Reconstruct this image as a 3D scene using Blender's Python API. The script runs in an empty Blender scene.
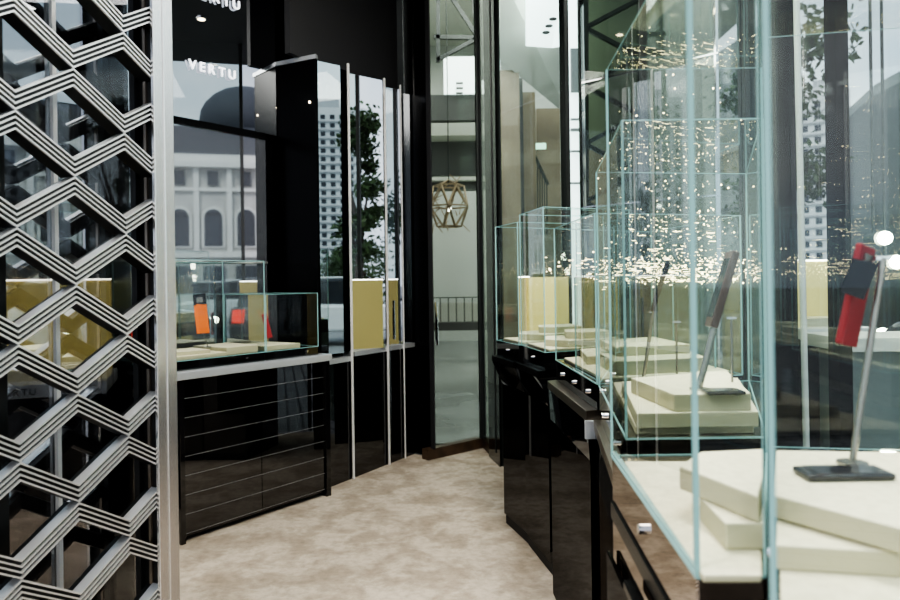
import bpy, bmesh, math, random
from mathutils import Vector as V, Matrix
random.seed(7)
COL = bpy.context.scene.collection
H = 1.45; F = 700.0; RHO = math.radians(0.8); HY = 280.0
cr, sr = math.cos(RHO), math.sin(RHO)

# ------------------------------------------------------------- view helpers
def ray(px, py):
    u = px-450; v = HY-py
    return V(((u*cr+v*sr)/F, 1.0, (-u*sr+v*cr)/F))
def PY(px, py, Y):
    d = ray(px, py); return V((d.x*Y, Y, H+d.z*Y))
def PZ(px, py, z):
    d = ray(px, py); t = (z-H)/d.z; return V((d.x*t, t, z))
def XY(px, py, z):
    p = PZ(px, py, z); return (p.x, p.y)
class Plane:
    def __init__(s, a, b):           # vertical plane through plan points a, b; normal towards the aisle
        s.a = V((a[0], a[1], 0)); s.d = (V((b[0], b[1], 0))-s.a).normalized()
        s.n = V((s.d.y, -s.d.x, 0)); s.len = (V((b[0], b[1], 0))-s.a).length
    def at(s, t, z, off=0.0): 
        p = s.a+s.d*t+s.n*off; return V((p.x, p.y, z))
    def hit(s, px, py):
        d = ray(px, py); o = V((0, 0, H)); k = (s.a-o).dot(s.n)/d.dot(s.n); p = o+d*k
        return p, d-2*d.dot(s.n)*s.n
    def t(s, px, py=280):
        p, _ = s.hit(px, py); return (p-s.a).dot(s.d)
    def toff(s, px, off):            # distance along the plane at which a line standing off it shows at this bearing
        d = ray(px, 280); a = s.a+s.n*off; k = (a-V((0, 0, H))).dot(s.n)/d.dot(s.n); return (V((d.x*k, d.y*k, 0))-a).dot(s.d)
    def seen(s, px, py, depth):       # where a thing must stand to be reflected at this bearing
        p, r = s.hit(px, py); return p+r*(depth-p.y)

# ------------------------------------------------------------- materials
MATS = {}
def nmat(name):
    m = bpy.data.materials.new(name); m.use_nodes = True
    nt = m.node_tree; nt.nodes.clear()
    out = nt.nodes.new('ShaderNodeOutputMaterial'); return m, nt, out
def pbr(name, col, rough=.5, metal=0, ior=1.5, emit=None, es=0, spec=.5, noise=None, bump=None, coat=0):
    m, nt, out = nmat(name); b = nt.nodes.new('ShaderNodeBsdfPrincipled')
    b.inputs['Base Color'].default_value = (*col, 1); b.inputs['Roughness'].default_value = rough
    b.inputs['Metallic'].default_value = metal; b.inputs['IOR'].default_value = ior
    b.inputs['Specular IOR Level'].default_value = spec; b.inputs['Coat Weight'].default_value = coat
    if emit: b.inputs['Emission Color'].default_value = (*emit, 1); b.inputs['Emission Strength'].default_value = es
    if noise:
        sc, c2, lo, hi, det = noise
        tc = nt.nodes.new('ShaderNodeTexCoord'); n = nt.nodes.new('ShaderNodeTexNoise')
        n.inputs['Scale'].default_value = sc; n.inputs['Detail'].default_value = det
        r = nt.nodes.new('ShaderNodeValToRGB'); r.color_ramp.elements[0].position = lo; r.color_ramp.elements[1].position = hi
        r.color_ramp.elements[0].color = (*c2, 1); r.color_ramp.elements[1].color = (*col, 1)
        nt.links.new(tc.outputs['Object'], n.inputs['Vector']); nt.links.new(n.outputs['Fac'], r.inputs['Fac'])
        nt.links.new(r.outputs['Color'], b.inputs['Base Color'])
    if bump:
        sc, st = bump
        tc = nt.nodes.new('ShaderNodeTexCoord'); n = nt.nodes.new('ShaderNodeTexNoise'); n.inputs['Scale'].default_value = sc
        n.inputs['Detail'].default_value = 6
        bp = nt.nodes.new('ShaderNodeBump'); bp.inputs['Strength'].default_value = st; bp.inputs['Distance'].default_value = .01
        nt.links.new(tc.outputs['Object'], n.inputs['Vector']); nt.links.new(n.outputs['Fac'], bp.inputs['Height'])
        nt.links.new(bp.outputs['Normal'], b.inputs['Normal'])
    nt.links.new(b.outputs[0], out.inputs[0]); return m
def mirror(name, tint, base=(.01, .01, .012), refl=.6, rough=0.0):
    m, nt, out = nmat(name); g = nt.nodes.new('ShaderNodeBsdfGlossy'); g.inputs['Color'].default_value = (*tint, 1)
    g.inputs['Roughness'].default_value = rough
    d = nt.nodes.new('ShaderNodeBsdfDiffuse'); d.inputs['Color'].default_value = (*base, 1)
    mx = nt.nodes.new('ShaderNodeMixShader'); mx.inputs[0].default_value = refl
    nt.links.new(d.outputs[0], mx.inputs[1]); nt.links.new(g.outputs[0], mx.inputs[2]); nt.links.new(mx.outputs[0], out.inputs[0]); return m
def glass(name, tint=(.93, .97, .95), r0=.05, r1=.7, power=4.0, refl=(1, 1, 1)):
    m, nt, out = nmat(name)
    t = nt.nodes.new('ShaderNodeBsdfTransparent'); t.inputs['Color'].default_value = (*tint, 1)
    g = nt.nodes.new('ShaderNodeBsdfGlossy'); g.inputs['Roughness'].default_value = 0.0; g.inputs['Color'].default_value = (*refl, 1)
    lw = nt.nodes.new('ShaderNodeLayerWeight'); lw.inputs['Blend'].default_value = .5
    pw = nt.nodes.new('ShaderNodeMath'); pw.operation = 'POWER'; pw.inputs[1].default_value = power
    ma = nt.nodes.new('ShaderNodeMath'); ma.operation = 'MULTIPLY_ADD'; ma.inputs[1].default_value = r1; ma.inputs[2].default_value = r0
    mx = nt.nodes.new('ShaderNodeMixShader')
    nt.links.new(lw.outputs['Facing'], pw.inputs[0]); nt.links.new(pw.outputs[0], ma.inputs[0]); nt.links.new(ma.outputs[0], mx.inputs[0])
    nt.links.new(t.outputs[0], mx.inputs[1]); nt.links.new(g.outputs[0], mx.inputs[2]); nt.links.new(mx.outputs[0], out.inputs[0]); return m
def steel_mat(name, col, rough=.25, sc=(1, 1, 200)):
    m, nt, out = nmat(name); b = nt.nodes.new('ShaderNodeBsdfPrincipled'); b.inputs['Metallic'].default_value = 1
    tc = nt.nodes.new('ShaderNodeTexCoord'); mp = nt.nodes.new('ShaderNodeMapping'); mp.inputs['Scale'].default_value = sc
    n = nt.nodes.new('ShaderNodeTexNoise'); n.inputs['Scale'].default_value = 6; n.inputs['Detail'].default_value = 3
    r = nt.nodes.new('ShaderNodeMapRange'); r.inputs[3].default_value = rough-.08; r.inputs[4].default_value = rough+.12
    b.inputs['Base Color'].default_value = (*col, 1)
    nt.links.new(tc.outputs['Object'], mp.inputs[0]); nt.links.new(mp.outputs[0], n.inputs['Vector']); nt.links.new(n.outputs['Fac'], r.inputs[0])
    nt.links.new(r.outputs[0], b.inputs['Roughness']); nt.links.new(b.outputs[0], out.inputs[0]); return m

def carpet_mat():
    m, nt, out = nmat('suede_carpet'); b = nt.nodes.new('ShaderNodeBsdfPrincipled'); b.inputs['Roughness'].default_value = .85
    b.inputs['Specular IOR Level'].default_value = .15
    tc = nt.nodes.new('ShaderNodeTexCoord')
    def N(sc, det, dist=0):
        n = nt.nodes.new('ShaderNodeTexNoise'); n.inputs['Scale'].default_value = sc; n.inputs['Detail'].default_value = det
        n.inputs['Roughness'].default_value = .62; n.inputs['Distortion'].default_value = dist
        nt.links.new(tc.outputs['Object'], n.inputs['Vector']); return n
    a = N(4.2, 9, .3); f = N(22, 5)
    r = nt.nodes.new('ShaderNodeValToRGB'); e = r.color_ramp.elements
    e[0].position = .30; e[0].color = (.34, .285, .22, 1); e[1].position = .56; e[1].color = (.53, .465, .38, 1)
    k = r.color_ramp.elements.new(.46); k.color = (.42, .36, .285, 1)
    r2 = nt.nodes.new('ShaderNodeValToRGB'); r2.color_ramp.elements[0].position = .35; r2.color_ramp.elements[0].color = (.8, .8, .8, 1)
    r2.color_ramp.elements[1].position = .6; r2.color_ramp.elements[1].color = (1, 1, 1, 1)
    mx = nt.nodes.new('ShaderNodeMix'); mx.data_type = 'RGBA'; mx.blend_type = 'MULTIPLY'; mx.inputs[0].default_value = 1
    nt.links.new(a.outputs['Fac'], r.inputs[0]); nt.links.new(f.outputs['Fac'], r2.inputs[0])
    nt.links.new(r.outputs[0], mx.inputs[6]); nt.links.new(r2.outputs[0], mx.inputs[7]); nt.links.new(mx.outputs[2], b.inputs['Base Color'])
    bp = nt.nodes.new('ShaderNodeBump'); bp.inputs['Strength'].default_value = .35; bp.inputs['Distance'].default_value = .01
    nt.links.new(f.outputs['Fac'], bp.inputs['Height']); nt.links.new(bp.outputs[0], b.inputs['Normal'])
    nt.links.new(b.outputs[0], out.inputs[0]); return m
def paver_mat():
    m, nt, out = nmat('pavers'); b = nt.nodes.new('ShaderNodeBsdfPrincipled'); b.inputs['Roughness'].default_value = .6
    tc = nt.nodes.new('ShaderNodeTexCoord'); br = nt.nodes.new('ShaderNodeTexBrick'); br.inputs['Scale'].default_value = 1.6
    br.inputs['Color1'].default_value = (.30, .30, .31, 1); br.inputs['Color2'].default_value = (.38, .38, .38, 1); br.inputs['Mortar'].default_value = (.10, .10, .11, 1)
    br.inputs['Mortar Size'].default_value = .025
    nt.links.new(tc.outputs['Object'], br.inputs['Vector']); nt.links.new(br.outputs[0], b.inputs['Base Color']); nt.links.new(b.outputs[0], out.inputs[0]); return m

M = dict(
 carpet=carpet_mat(), paver=paver_mat(),
 lobbyfloor=pbr('polished_stone_floor', (.20, .215, .21), .2, noise=(1.2, (.14, .15, .145), .4, .6, 6)),
 black=pbr('black_lacquer', (.006, .006, .007), .04, ior=1.75),
 void=pbr('flat_black', (.006, .006, .007), 1.0, spec=0),
 deep=pbr('deep_black', (.003, .003, .0035), .25, spec=.12),
 linegrey=pbr('pale_line', (.35, .35, .36), .35, .4), trimb=pbr('bright_trim', (.86, .85, .82), .45, .35),
 blackmatte=pbr('black_paint', (.013, .013, .014), .55),
 greymatte=pbr('charcoal_paint', (.028, .028, .03), .6),
 piano=mirror('piano_black_front', (.26, .26, .27), (.004, .004, .004), .45),
 smoke=mirror('smoked_mirror', (.66, .69, .73), (.01, .01, .012), .62),
 bronzem=mirror('bronze_mirror', (.66, .60, .56), (.02, .015, .012), .7),
 silver=mirror('clear_mirror', (.80, .85, .86), (.02, .02, .02), .75),
 frost=mirror('milky_mirror', (.72, .74, .79), (.14, .14, .155), .66, .02),
 steel=pbr('brushed_steel', (.86, .84, .81), .24, .9),
 steelh=pbr('brushed_steel_top', (.62, .64, .66), .32, .6),
 steell=pbr('strip_steel', (.88, .86, .83), .32, .7),
 chrome=pbr('chrome', (.85, .85, .86), .08, 1),
 bronze=pbr('bronzed_steel', (.33, .28, .23), .3, 1),
 groove=pbr('black_groove', (.012, .012, .012), .4),
 glass=glass('clear_glass', (.955, .98, .968), .035, .75),
 door=glass('door_glass', (.85, .88, .85), .05, .7),
 gate=glass('tinted_gate_glass', (.5, .5, .5), .30, .5, 3, (.85, .9, .98)),
 window=glass('window_glass', (.88, .93, .91), .04, .6),
 greenglass=glass('green_glass', (.70, .76, .70), .08, .6), greenwall=pbr('pale_green_screen', (.15, .17, .12), .4, noise=(.8, (.10, .12, .085), .4, .6, 5)),
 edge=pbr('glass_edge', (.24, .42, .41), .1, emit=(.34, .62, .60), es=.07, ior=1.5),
 beigeshade=pbr('cream_suede_shade', (.46, .43, .29), .85),  # darker cream puts the shading of the platform sides into the colour
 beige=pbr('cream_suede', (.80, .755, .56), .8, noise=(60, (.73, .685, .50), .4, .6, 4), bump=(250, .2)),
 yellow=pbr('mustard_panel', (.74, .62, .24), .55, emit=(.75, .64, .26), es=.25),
 wood=pbr('walnut_plinth', (.085, .052, .032), .4, noise=(9, (.05, .03, .02), .4, .6, 8)),
 orange=pbr('orange_leather', (.85, .20, .04), .5), red=pbr('red_leather', (.30, .015, .02), .55),
 phone=pbr('phone_black', (.015, .015, .018), .12, ior=1.7), brown=pbr('phone_brown', (.09, .055, .045), .35),
 acryl=pbr('stand_metal', (.35, .34, .30), .25, .9),
 white=pbr('white_letters', (.9, .9, .92), .4, emit=(.9, .93, 1), es=.9),
 ink=pbr('engraving', (.08, .08, .08), .5),
 plaster=pbr('lobby_plaster', (.62, .64, .58), .7), beigestone=pbr('beige_stone', (.27, .225, .155), .5, noise=(2, (.21, .17, .12), .4, .6, 6)),
 lobbygrey=pbr('lobby_grey', (.10, .105, .10), .5), lobbygreen=pbr('pale_green_wall', (.50, .53, .49), .45),
 truss=pbr('truss_steel', (.018, .022, .02), .45),
 cage=pbr('cage_wood', (.30, .23, .15), .5),
 facade=pbr('cream_stucco', (.62, .60, .55), .8, noise=(1.2, (.52, .50, .46), .35, .65, 6)),
 trim=pbr('pale_trim', (.78, .76, .70), .8), roof=pbr('slate_roof', (.10, .105, .12), .7),
 pane=pbr('dark_pane', (.03, .035, .045), .1), tower=pbr('tower_concrete', (.62, .63, .64), .8), towerb=pbr('tower_balcony', (.42, .43, .45), .8),
 bldgd=pbr('dark_grey_building', (.07, .08, .085), .6),
 bldg=pbr('grey_building', (.20, .23, .22), .6, noise=(.6, (.13, .155, .15), .4, .6, 5)), bldg2=pbr('grey_band', (.22, .25, .25), .6),
 leaf=pbr('leaf_green', (.055, .105, .03), .6, noise=(3, (.02, .05, .012), .4, .6, 3)), bark=pbr('bark', (.07, .05, .04), .9),
 carw=pbr('car_white', (.75, .76, .78), .2, coat=1), carg=pbr('car_grey', (.10, .105, .115), .2, coat=1), card=pbr('car_dark', (.03, .032, .036), .2, coat=1),
 tyre=pbr('tyre', (.015, .015, .015), .8), tail=pbr('tail_light', (.6, .02, .01), .3, emit=(1, .05, .02), es=1.2),
 head=pbr('head_light', (1, 1, .9), .3, emit=(1, .93, .75), es=60),
 bead=pbr('glint_bead', (1, .9, .7), .3, emit=(1, .78, .42), es=7),
 lamp=pbr('downlight_glow', (1, .8, .5), .3, emit=(1, .78, .5), es=12),
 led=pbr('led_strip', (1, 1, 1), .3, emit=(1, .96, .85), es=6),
 panelglow=pbr('glowing_white', (.9, .95, .95), .4, emit=(.85, .95, .95), es=1.5),
 exitg=pbr('green_sign', (.35, .6, .45), .4, emit=(.5, .85, .65), es=1.2),
)

# ------------------------------------------------------------- mesh builder
class MB:
    def __init__(s): s.v = []; s.f = []; s.mi = []; s.mats = []
    def _m(s, m):
        if m is None: m = 'black'
        m = M[m]
        if m not in s.mats: s.mats.append(m)
        return s.mats.index(m)
    def poly(s, pts, faces, m):
        b = len(s.v); s.v += [tuple(p) for p in pts]; k = s._m(m)
        for f in faces: s.f.append([b+i for i in f]); s.mi.append(k)
        return s
    def prism(s, ring, off, m, mside=None, bev=0):
        """ring: list of points (planar), off: Vector extrusion"""
        n = len(ring); r = [V(p) for p in ring]; pts = r+[p+V(off) for p in r]
        s.poly(pts, [list(range(n))[::-1], list(range(n, 2*n))], m)
        s.poly(pts, [[i, (i+1) % n, n+(i+1) % n, n+i] for i in range(n)], mside or m)
        return s
    def slab(s, pts2, z0, z1, m, mside=None):
        return s.prism([(p[0], p[1], z0) for p in pts2], (0, 0, z1-z0), m, mside)
    def box(s, x0, x1, y0, y1, z0, z1, m):
        return s.slab([(x0, y0), (x1, y0), (x1, y1), (x0, y1)], z0, z1, m)
    def beam(s, a, b, w, h, m, up=(0, 0, 1)):
        a = V(a); b = V(b); d = (b-a).normalized(); u = V(up)
        if abs(d.dot(u)) > .95: u = V((1, 0, 0))
        x = d.cross(u).normalized(); u = x.cross(d).normalized()
        ring = [a+x*(sx*w/2)+u*(sz*h/2) for sx, sz in ((-1, -1), (1, -1), (1, 1), (-1, 1))]
        return s.prism(ring, b-a, m)
    def tube(s, a, b, r0, m, r1=None, n=12):
        a = V(a); b = V(b); r1 = r0 if r1 is None else r1; d = (b-a).normalized(); u = V((0, 0, 1)) if abs(d.z) < .95 else V((1, 0, 0))
        x = d.cross(u).normalized(); u = x.cross(d)
        A = [a+(x*math.cos(t)+u*math.sin(t))*r0 for t in [2*math.pi*i/n for i in range(n)]]
        B = [b+(x*math.cos(t)+u*math.sin(t))*r1 for t in [2*math.pi*i/n for i in range(n)]]
        return s.poly(A+B, [list(range(n))[::-1], list(range(n, 2*n))]+[[i, (i+1) % n, n+(i+1) % n, n+i] for i in range(n)], m)
    def ball(s, c, r, m, n=6, sq=1.0):
        c = V(c); pts = [c+V((0, 0, -r*sq))]; fs = []
        for j in range(1, n):
            for i in range(2*n):
                th = math.pi*j/n; ph = math.pi*i/n
                pts.append(c+V((r*math.sin(th)*math.cos(ph), r*math.sin(th)*math.sin(ph), -r*sq*math.cos(th))))
        pts.append(c+V((0, 0, r*sq))); L = len(pts)-1; w = 2*n
        for i in range(w): fs.append([0, 1+(i+1) % w, 1+i]); fs.append([L, 1+(n-2)*w+i, 1+(n-2)*w+(i+1) % w])
        for j in range(n-2):
            for i in range(w): fs.append([1+j*w+i, 1+j*w+(i+1) % w, 1+(j+1)*w+(i+1) % w, 1+(j+1)*w+i])
        return s.poly(pts, fs, m)
    def build(s, name, parent=None, bev=0, smooth=False, origin=None):
        me = bpy.data.meshes.new(name); o0 = V(origin) if origin else V((0, 0, 0))
        me.from_pydata([tuple(V(p)-o0) for p in s.v], [], s.f)
        for m in s.mats: me.materials.append(m)
        for p, k in zip(me.polygons, s.mi): p.material_index = k; p.use_smooth = smooth
        me.update(); bm = bmesh.new(); bm.from_mesh(me); bmesh.ops.remove_doubles(bm, verts=bm.verts, dist=1e-6)
        bmesh.ops.recalc_face_normals(bm, faces=bm.faces); bm.to_mesh(me); bm.free()
        o = bpy.data.objects.new(name, me); COL.objects.link(o); o.location = o0
        if parent is not None:
            o.parent = parent; w = V((0, 0, 0)); q = parent
            while q is not None: w += q.location; q = q.parent
            o.location = o0-w
        if bev:
            b = o.modifiers.new('bevel', 'BEVEL'); b.width = bev; b.segments = 2; b.limit_method = 'ANGLE'; b.angle_limit = .6
        return o
def tag(o, label=None, cat=None, group=None, kind=None):
    if label: o['label'] = label
    if cat: o['category'] = cat
    if group: o['group'] = group
    if kind: o['kind'] = kind
    return o
def thing(name, loc, label, cat, group=None, kind=None):
    e = bpy.data.objects.new(name, None); COL.objects.link(e); e.location = loc; e.empty_display_size = .1
    return tag(e, label, cat, group, kind)
def struct(mb, name, label, cat='building shell', bev=0):
    return tag(mb.build(name, bev=bev), label, cat, kind='structure')

# ------------------------------------------------------------- camera
cam = bpy.data.cameras.new('camera'); co = bpy.data.objects.new('camera', cam); COL.objects.link(co)
R, U, B = V((cr, 0, -sr)), V((sr, 0, cr)), V((0, -1, 0))
mw = Matrix((( R.x, U.x, B.x, 0), (R.y, U.y, B.y, 0), (R.z, U.z, B.z, H), (0, 0, 0, 1))); co.matrix_world = mw
cam.sensor_width = 36; cam.lens = F/900*36; cam.shift_y = -20/900; cam.clip_start = .02; cam.clip_end = 800
cam.dof.use_dof = True; cam.dof.focus_distance = 2.6; cam.dof.aperture_fstop = 4.0
bpy.context.scene.camera = co
sc = bpy.context.scene
sc.cycles.transparent_max_bounces = 48; sc.cycles.max_bounces = 12; sc.cycles.glossy_bounces = 7
sc.cycles.diffuse_bounces = 3; sc.cycles.caustics_reflective = False; sc.cycles.caustics_refractive = False
sc.cycles.sample_clamp_indirect = 6
sc.view_settings.view_transform = 'AgX'; sc.view_settings.look = 'AgX - High Contrast'; sc.view_settings.exposure = 0.45

# ------------------------------------------------------------- world
w = bpy.data.worlds.new('sky'); sc.world = w; w.use_nodes = True; nt = w.node_tree; nt.nodes.clear()
out = nt.nodes.new('ShaderNodeOutputWorld'); bg = nt.nodes.new('ShaderNodeBackground'); bg.inputs[1].default_value = 1.25
tc = nt.nodes.new('ShaderNodeTexCoord'); n = nt.nodes.new('ShaderNodeTexNoise'); n.inputs['Scale'].default_value = 3.2; n.inputs['Detail'].default_value = 7
r = nt.nodes.new('ShaderNodeValToRGB'); r.color_ramp.elements[0].position = .38; r.color_ramp.elements[0].color = (.50, .60, .76, 1)
r.color_ramp.elements[1].position = .60; r.color_ramp.elements[1].color = (.88, .92, .97, 1)
nt.links.new(tc.outputs['Generated'], n.inputs['Vector']); nt.links.new(n.outputs['Fac'], r.inputs[0]); nt.links.new(r.outputs[0], bg.inputs[0]); nt.links.new(bg.outputs[0], out.inputs[0])

def area(name, loc, target, sx, sy, power, col=(1, 1, 1)):
    l = bpy.data.lights.new(name, 'AREA'); l.shape = 'RECTANGLE'; l.size = sx; l.size_y = sy; l.energy = power; l.color = col
    o = bpy.data.objects.new(name, l); COL.objects.link(o); o.location = loc
    o.rotation_euler = (V(target)-V(loc)).to_track_quat('-Z', 'Y').to_euler(); return o
sun = bpy.data.lights.new('sun', 'SUN'); sun.energy = 1.6; sun.angle = .2; sun.color = (1, .96, .9)
so = bpy.data.objects.new('sun', sun); COL.objects.link(so); so.rotation_euler = (V((.75, .5, -.9))).to_track_quat('-Z', 'Y').to_euler()
area('shop_fill', (-.3, 2.7, 3.9), (-.3, 2.9, 0), 1.2, 2.4, 62, (1, .95, .88))  # unseen area light added to brighten the shop floor
area('vitrine_fill', (.75, 2.0, 3.9), (.65, 2.3, 1), .5, 2.4, 100, (1, .97, .88))  # unseen area light added to brighten the cream platforms
area('lobby_fill', (1.5, 12, 6.9), (1.5, 12, 0), 6, 6, 400, (1, 1, .97))  # unseen overhead area light added to brighten the lobby
area('lobby_fill', (.5, 8, 5.0), (.6, 9, 0), 1.5, 1.5, 70, (.97, 1, .95))  # second unseen area light, added near the front of the lobby

# ------------------------------------------------------------- planes on plan
cabA = XY(180, 545, 0); cabB = XY(330, 495, 0)
CAB = Plane(cabA, cabB)
wa = CAB.at(-.6, 0, -.52); wb = CAB.at(CAB.len+.05, 0, -.52)
WALL = Plane(wa, wb)
mA = PY(318, 280, 4.92); mB = XY(413, 452, 0)
MIR = Plane((mA.x, mA.y), mB)
g18 = PY(18, 280, 1.49); g127 = PY(127, 280, 1.733)
GATE = Plane((g18.x, g18.y), (g127.x, g127.y))

# ------------------------------------------------------------- setting
struct(MB().slab([(-4.5, -2.5), (1.25, -2.5), (1.25, 4.9), (.62, 5.75), (.3, 6.05), (-.2, 5.75), (-.9, 6.4), (-4.5, 6.4)], -.06, 0, 'carpet'), 'floor', 'mottled beige suede carpet of the boutique')
struct(MB().box(-4.5, 2.05, .8, 6.15, 4.0, 4.12, 'blackmatte'), 'ceiling', 'black ceiling with small downlights')
struct(MB().box(-80, 160, -90, 120, -.30, -.12, 'paver'), 'ground', 'grey paved street outside the shop')
struct(MB().box(-1.6, 6.5, 6.3, 17, -.12, -.02, 'lobbyfloor'), 'floor_lobby', 'grey polished stone floor of the lobby beyond the glass door')

# left back wall : lower milky mirror, black strip, upper smoked mirror
t0 = -.6; t1 = WALL.t(319, 200)
tq = WALL.t(266, 190)
def wallbox(pl, ta, tb, z0, z1, m, thick=.04, off=0):
    mb = MB(); mb.prism([pl.at(ta, z0, off), pl.at(tb, z0, off), pl.at(tb, z1, off), pl.at(ta, z1, off)], -pl.n*thick, m); return mb
struct(wallbox(WALL, t0-1.2, tq+.5, 0, 4.0, 'deep', .05, -.05), 'wall_left', 'black wall behind the left glass showcase')
tag(wallbox(WALL, t0, tq, 1.0, 1.58, 'frost', .03).build('wall_mirror'), 'smoked mirror panel low behind the left glass showcase', 'mirror')
tag(wallbox(WALL, t0, tq, 1.60, 2.47, 'frost', .03).build('wall_mirror'), 'milky grey mirror panel reflecting an arched facade', 'mirror')
tag(wallbox(WALL, t0, tq, 2.47, 2.515, 'deep', .03, .015).build('black_rail'), 'black horizontal rail between the upper and lower wall mirrors', 'rail')
tag(wallbox(WALL, t0, tq+.10, 2.515, 4.0, 'smoke', .03).build('wall_mirror'), 'tall dark mirror panel above the black rail behind the white letters', 'mirror')
tag(wallbox(WALL, t0, tq, 1.585, 1.60, 'steel', .03, .012).build('steel_ledge'), 'thin steel ledge line under the milky mirror panel', 'ledge')

# tall black column unit next to the mirrors
pc = PY(318, 280, 4.92); pl_ = PY(263, 280, 5.16)
c = V((pc.x, pc.y, 0)); l = V((pl_.x, pl_.y, 0)); n_ = V((-(pc.y-pl_.y), (pc.x-pl_.x), 0)).normalized()
if n_.y < 0: n_ = -n_
t = thing('tall_cabinet', (l.x, l.y, 0), 'tall black gloss cabinet beside the left showcase, reaching above the mirrors', 'cabinet')
MB().slab([(l.x, l.y), (c.x, c.y), (c.x+n_.x*.03, c.y+n_.y*.03), (l.x+n_.x*.22, l.y+n_.y*.22)], 0, 3.02, 'deep').build('body', t, .004)
MB().slab([(l.x-.005, l.y-.01), (c.x+.008, c.y-.01), (c.x+n_.x*.03, c.y+n_.y*.03), (l.x+n_.x*.22, l.y+n_.y*.22)], 3.02, 3.05, 'steelh').build('cap', t)
for dx in (.28, .9):
    q = l.lerp(c, dx); MB().tube((q.x, q.y-.004, 2.72), (q.x, q.y+.01, 2.72), .007, 'lamp').build('indicator_light', t)

# mirror wall: louvred mirror leaves, black leaves and steel trims
struct(wallbox(MIR, .12, MIR.len+.02, 0, 3.0, 'deep', .04, -.12), 'wall_back', 'black wall carrying the mirror leaves')
struct(wallbox(MIR, -.12, MIR.len+.02, 3.05, 4.0, 'greymatte', .05, -.12), 'wall_upper', 'charcoal matte wall above the mirror leaves')
def leaf(x0, x1, mat, name, label, rot=0, grp=None, off=0, z0=0.93, z1=3.02, cat='mirror'):
    a = MIR.at(MIR.t(x0), 0, off); b = MIR.at(MIR.t(x1), 0, off); L = (b-a).normalized(); an = math.radians(rot)
    # pivoted at the near edge, turned a little towards the entrance
    d = V((L.x*math.cos(an)-L.y*math.sin(an), L.x*math.sin(an)+L.y*math.cos(an), 0)); m_ = (x1-450)/F
    b2 = a+d*((m_*a.y-a.x)/(d.x-m_*d.y))
    nn = V((d.y, -d.x, 0)).normalized(); mb = MB()
    mb.prism([(a.x, a.y, z0), (b2.x, b2.y, z0), (b2.x, b2.y, z1), (a.x, a.y, z1)], -nn*.012, mat)
    tag(mb.build(name), label, cat, grp); return Plane((a.x, a.y), (b2.x, b2.y))
ROT = -19
S1 = leaf(319.5, 343, 'silver', 'mirror_leaf', 'mirror leaf right beside the tall black cabinet, reflecting an apartment tower', ROT, off=-.03)
leaf(343.5, 349, 'deep', 'black_leaf', 'narrow black gloss strip left of the first steel trim', 0, cat='panel')
S2 = leaf(353, 385, 'silver', 'mirror_leaf', 'middle mirror leaf between the steel trims, reflecting a tree', ROT, off=-.03)
S2b = leaf(389, 402, 'smoke', 'mirror_leaf', 'dark narrow mirror leaf right of the second steel trim', -27, off=-.03)
S3 = leaf(404, 412, 'smoke', 'mirror_leaf', 'narrowest dark mirror leaf beside the black pillar', -29, off=-.03)
for x, lb in ((351, 'bright steel trim between the first two mirror leaves'), (387, 'bright steel trim right of the middle mirror leaf'), (403, 'thin steel trim beside the narrowest dark mirror leaf')):
    w_ = .009 if x < 400 else .004
    p = MIR.at(MIR.toff(x, .062), 0, .062); q = MIR.d*w_; r_ = MIR.n*.006
    tag(MB().slab([p-q-r_, p+q-r_, p+q+r_, p-q+r_], 0, 3.05, 'trimb').build('steel_trim', bev=.002), lb, 'trim')
# solid low counters added in place of counters reflected in the mirror leaves
for (x0, x1, zt_, lb) in ((322, 349, .90, 'solid stand-in for reflected black counters under the mirror leaf beside the tall cabinet'), (353, 385.5, .93, 'solid stand-in for reflected black counters under the middle mirror leaf'), (389, 413, .93, 'solid stand-in for reflected black counters under the dark mirror leaves by the pillar')):
    a = MIR.toff(x0, .045); b = MIR.toff(x1, .045); t = thing('reflected_counter', tuple(MIR.at(a, 0, .04)), lb, 'counter')
    wallbox(MIR, a, b, .0, zt_-.035, 'piano', .09, .045).build('front', t)
    MB().prism([MIR.at(a, zt_-.035, .055), MIR.at(b, zt_-.035, .055), MIR.at(b, zt_-.035, -.06), MIR.at(a, zt_-.035, -.06)], (0, 0, .035), 'steelh').build('reflected_steel_top', t)
# black pillar right of the mirror wall
pa = PY(413, 280, 6.0); pb = PY(431, 280, 5.72)
struct(MB().slab([(pa.x-.12, pa.y+.1), (pa.x, pa.y-.08), (pb.x-.01, pb.y), (pb.x-.01, pb.y+.14), (pa.x, pa.y+.3)], 0, 4.0, 'deep'), 'wall_pillar', 'black pillar between the mirrors and the glass door')
p = PY(404, 40, 5.9); tag(MB().tube((p.x, p.y, 2.95), (p.x, p.y, 3.98), .008, 'chrome').build('steel_rod'), 'thin steel rod standing above the mirrors beside the black pillar', 'rod')

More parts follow.
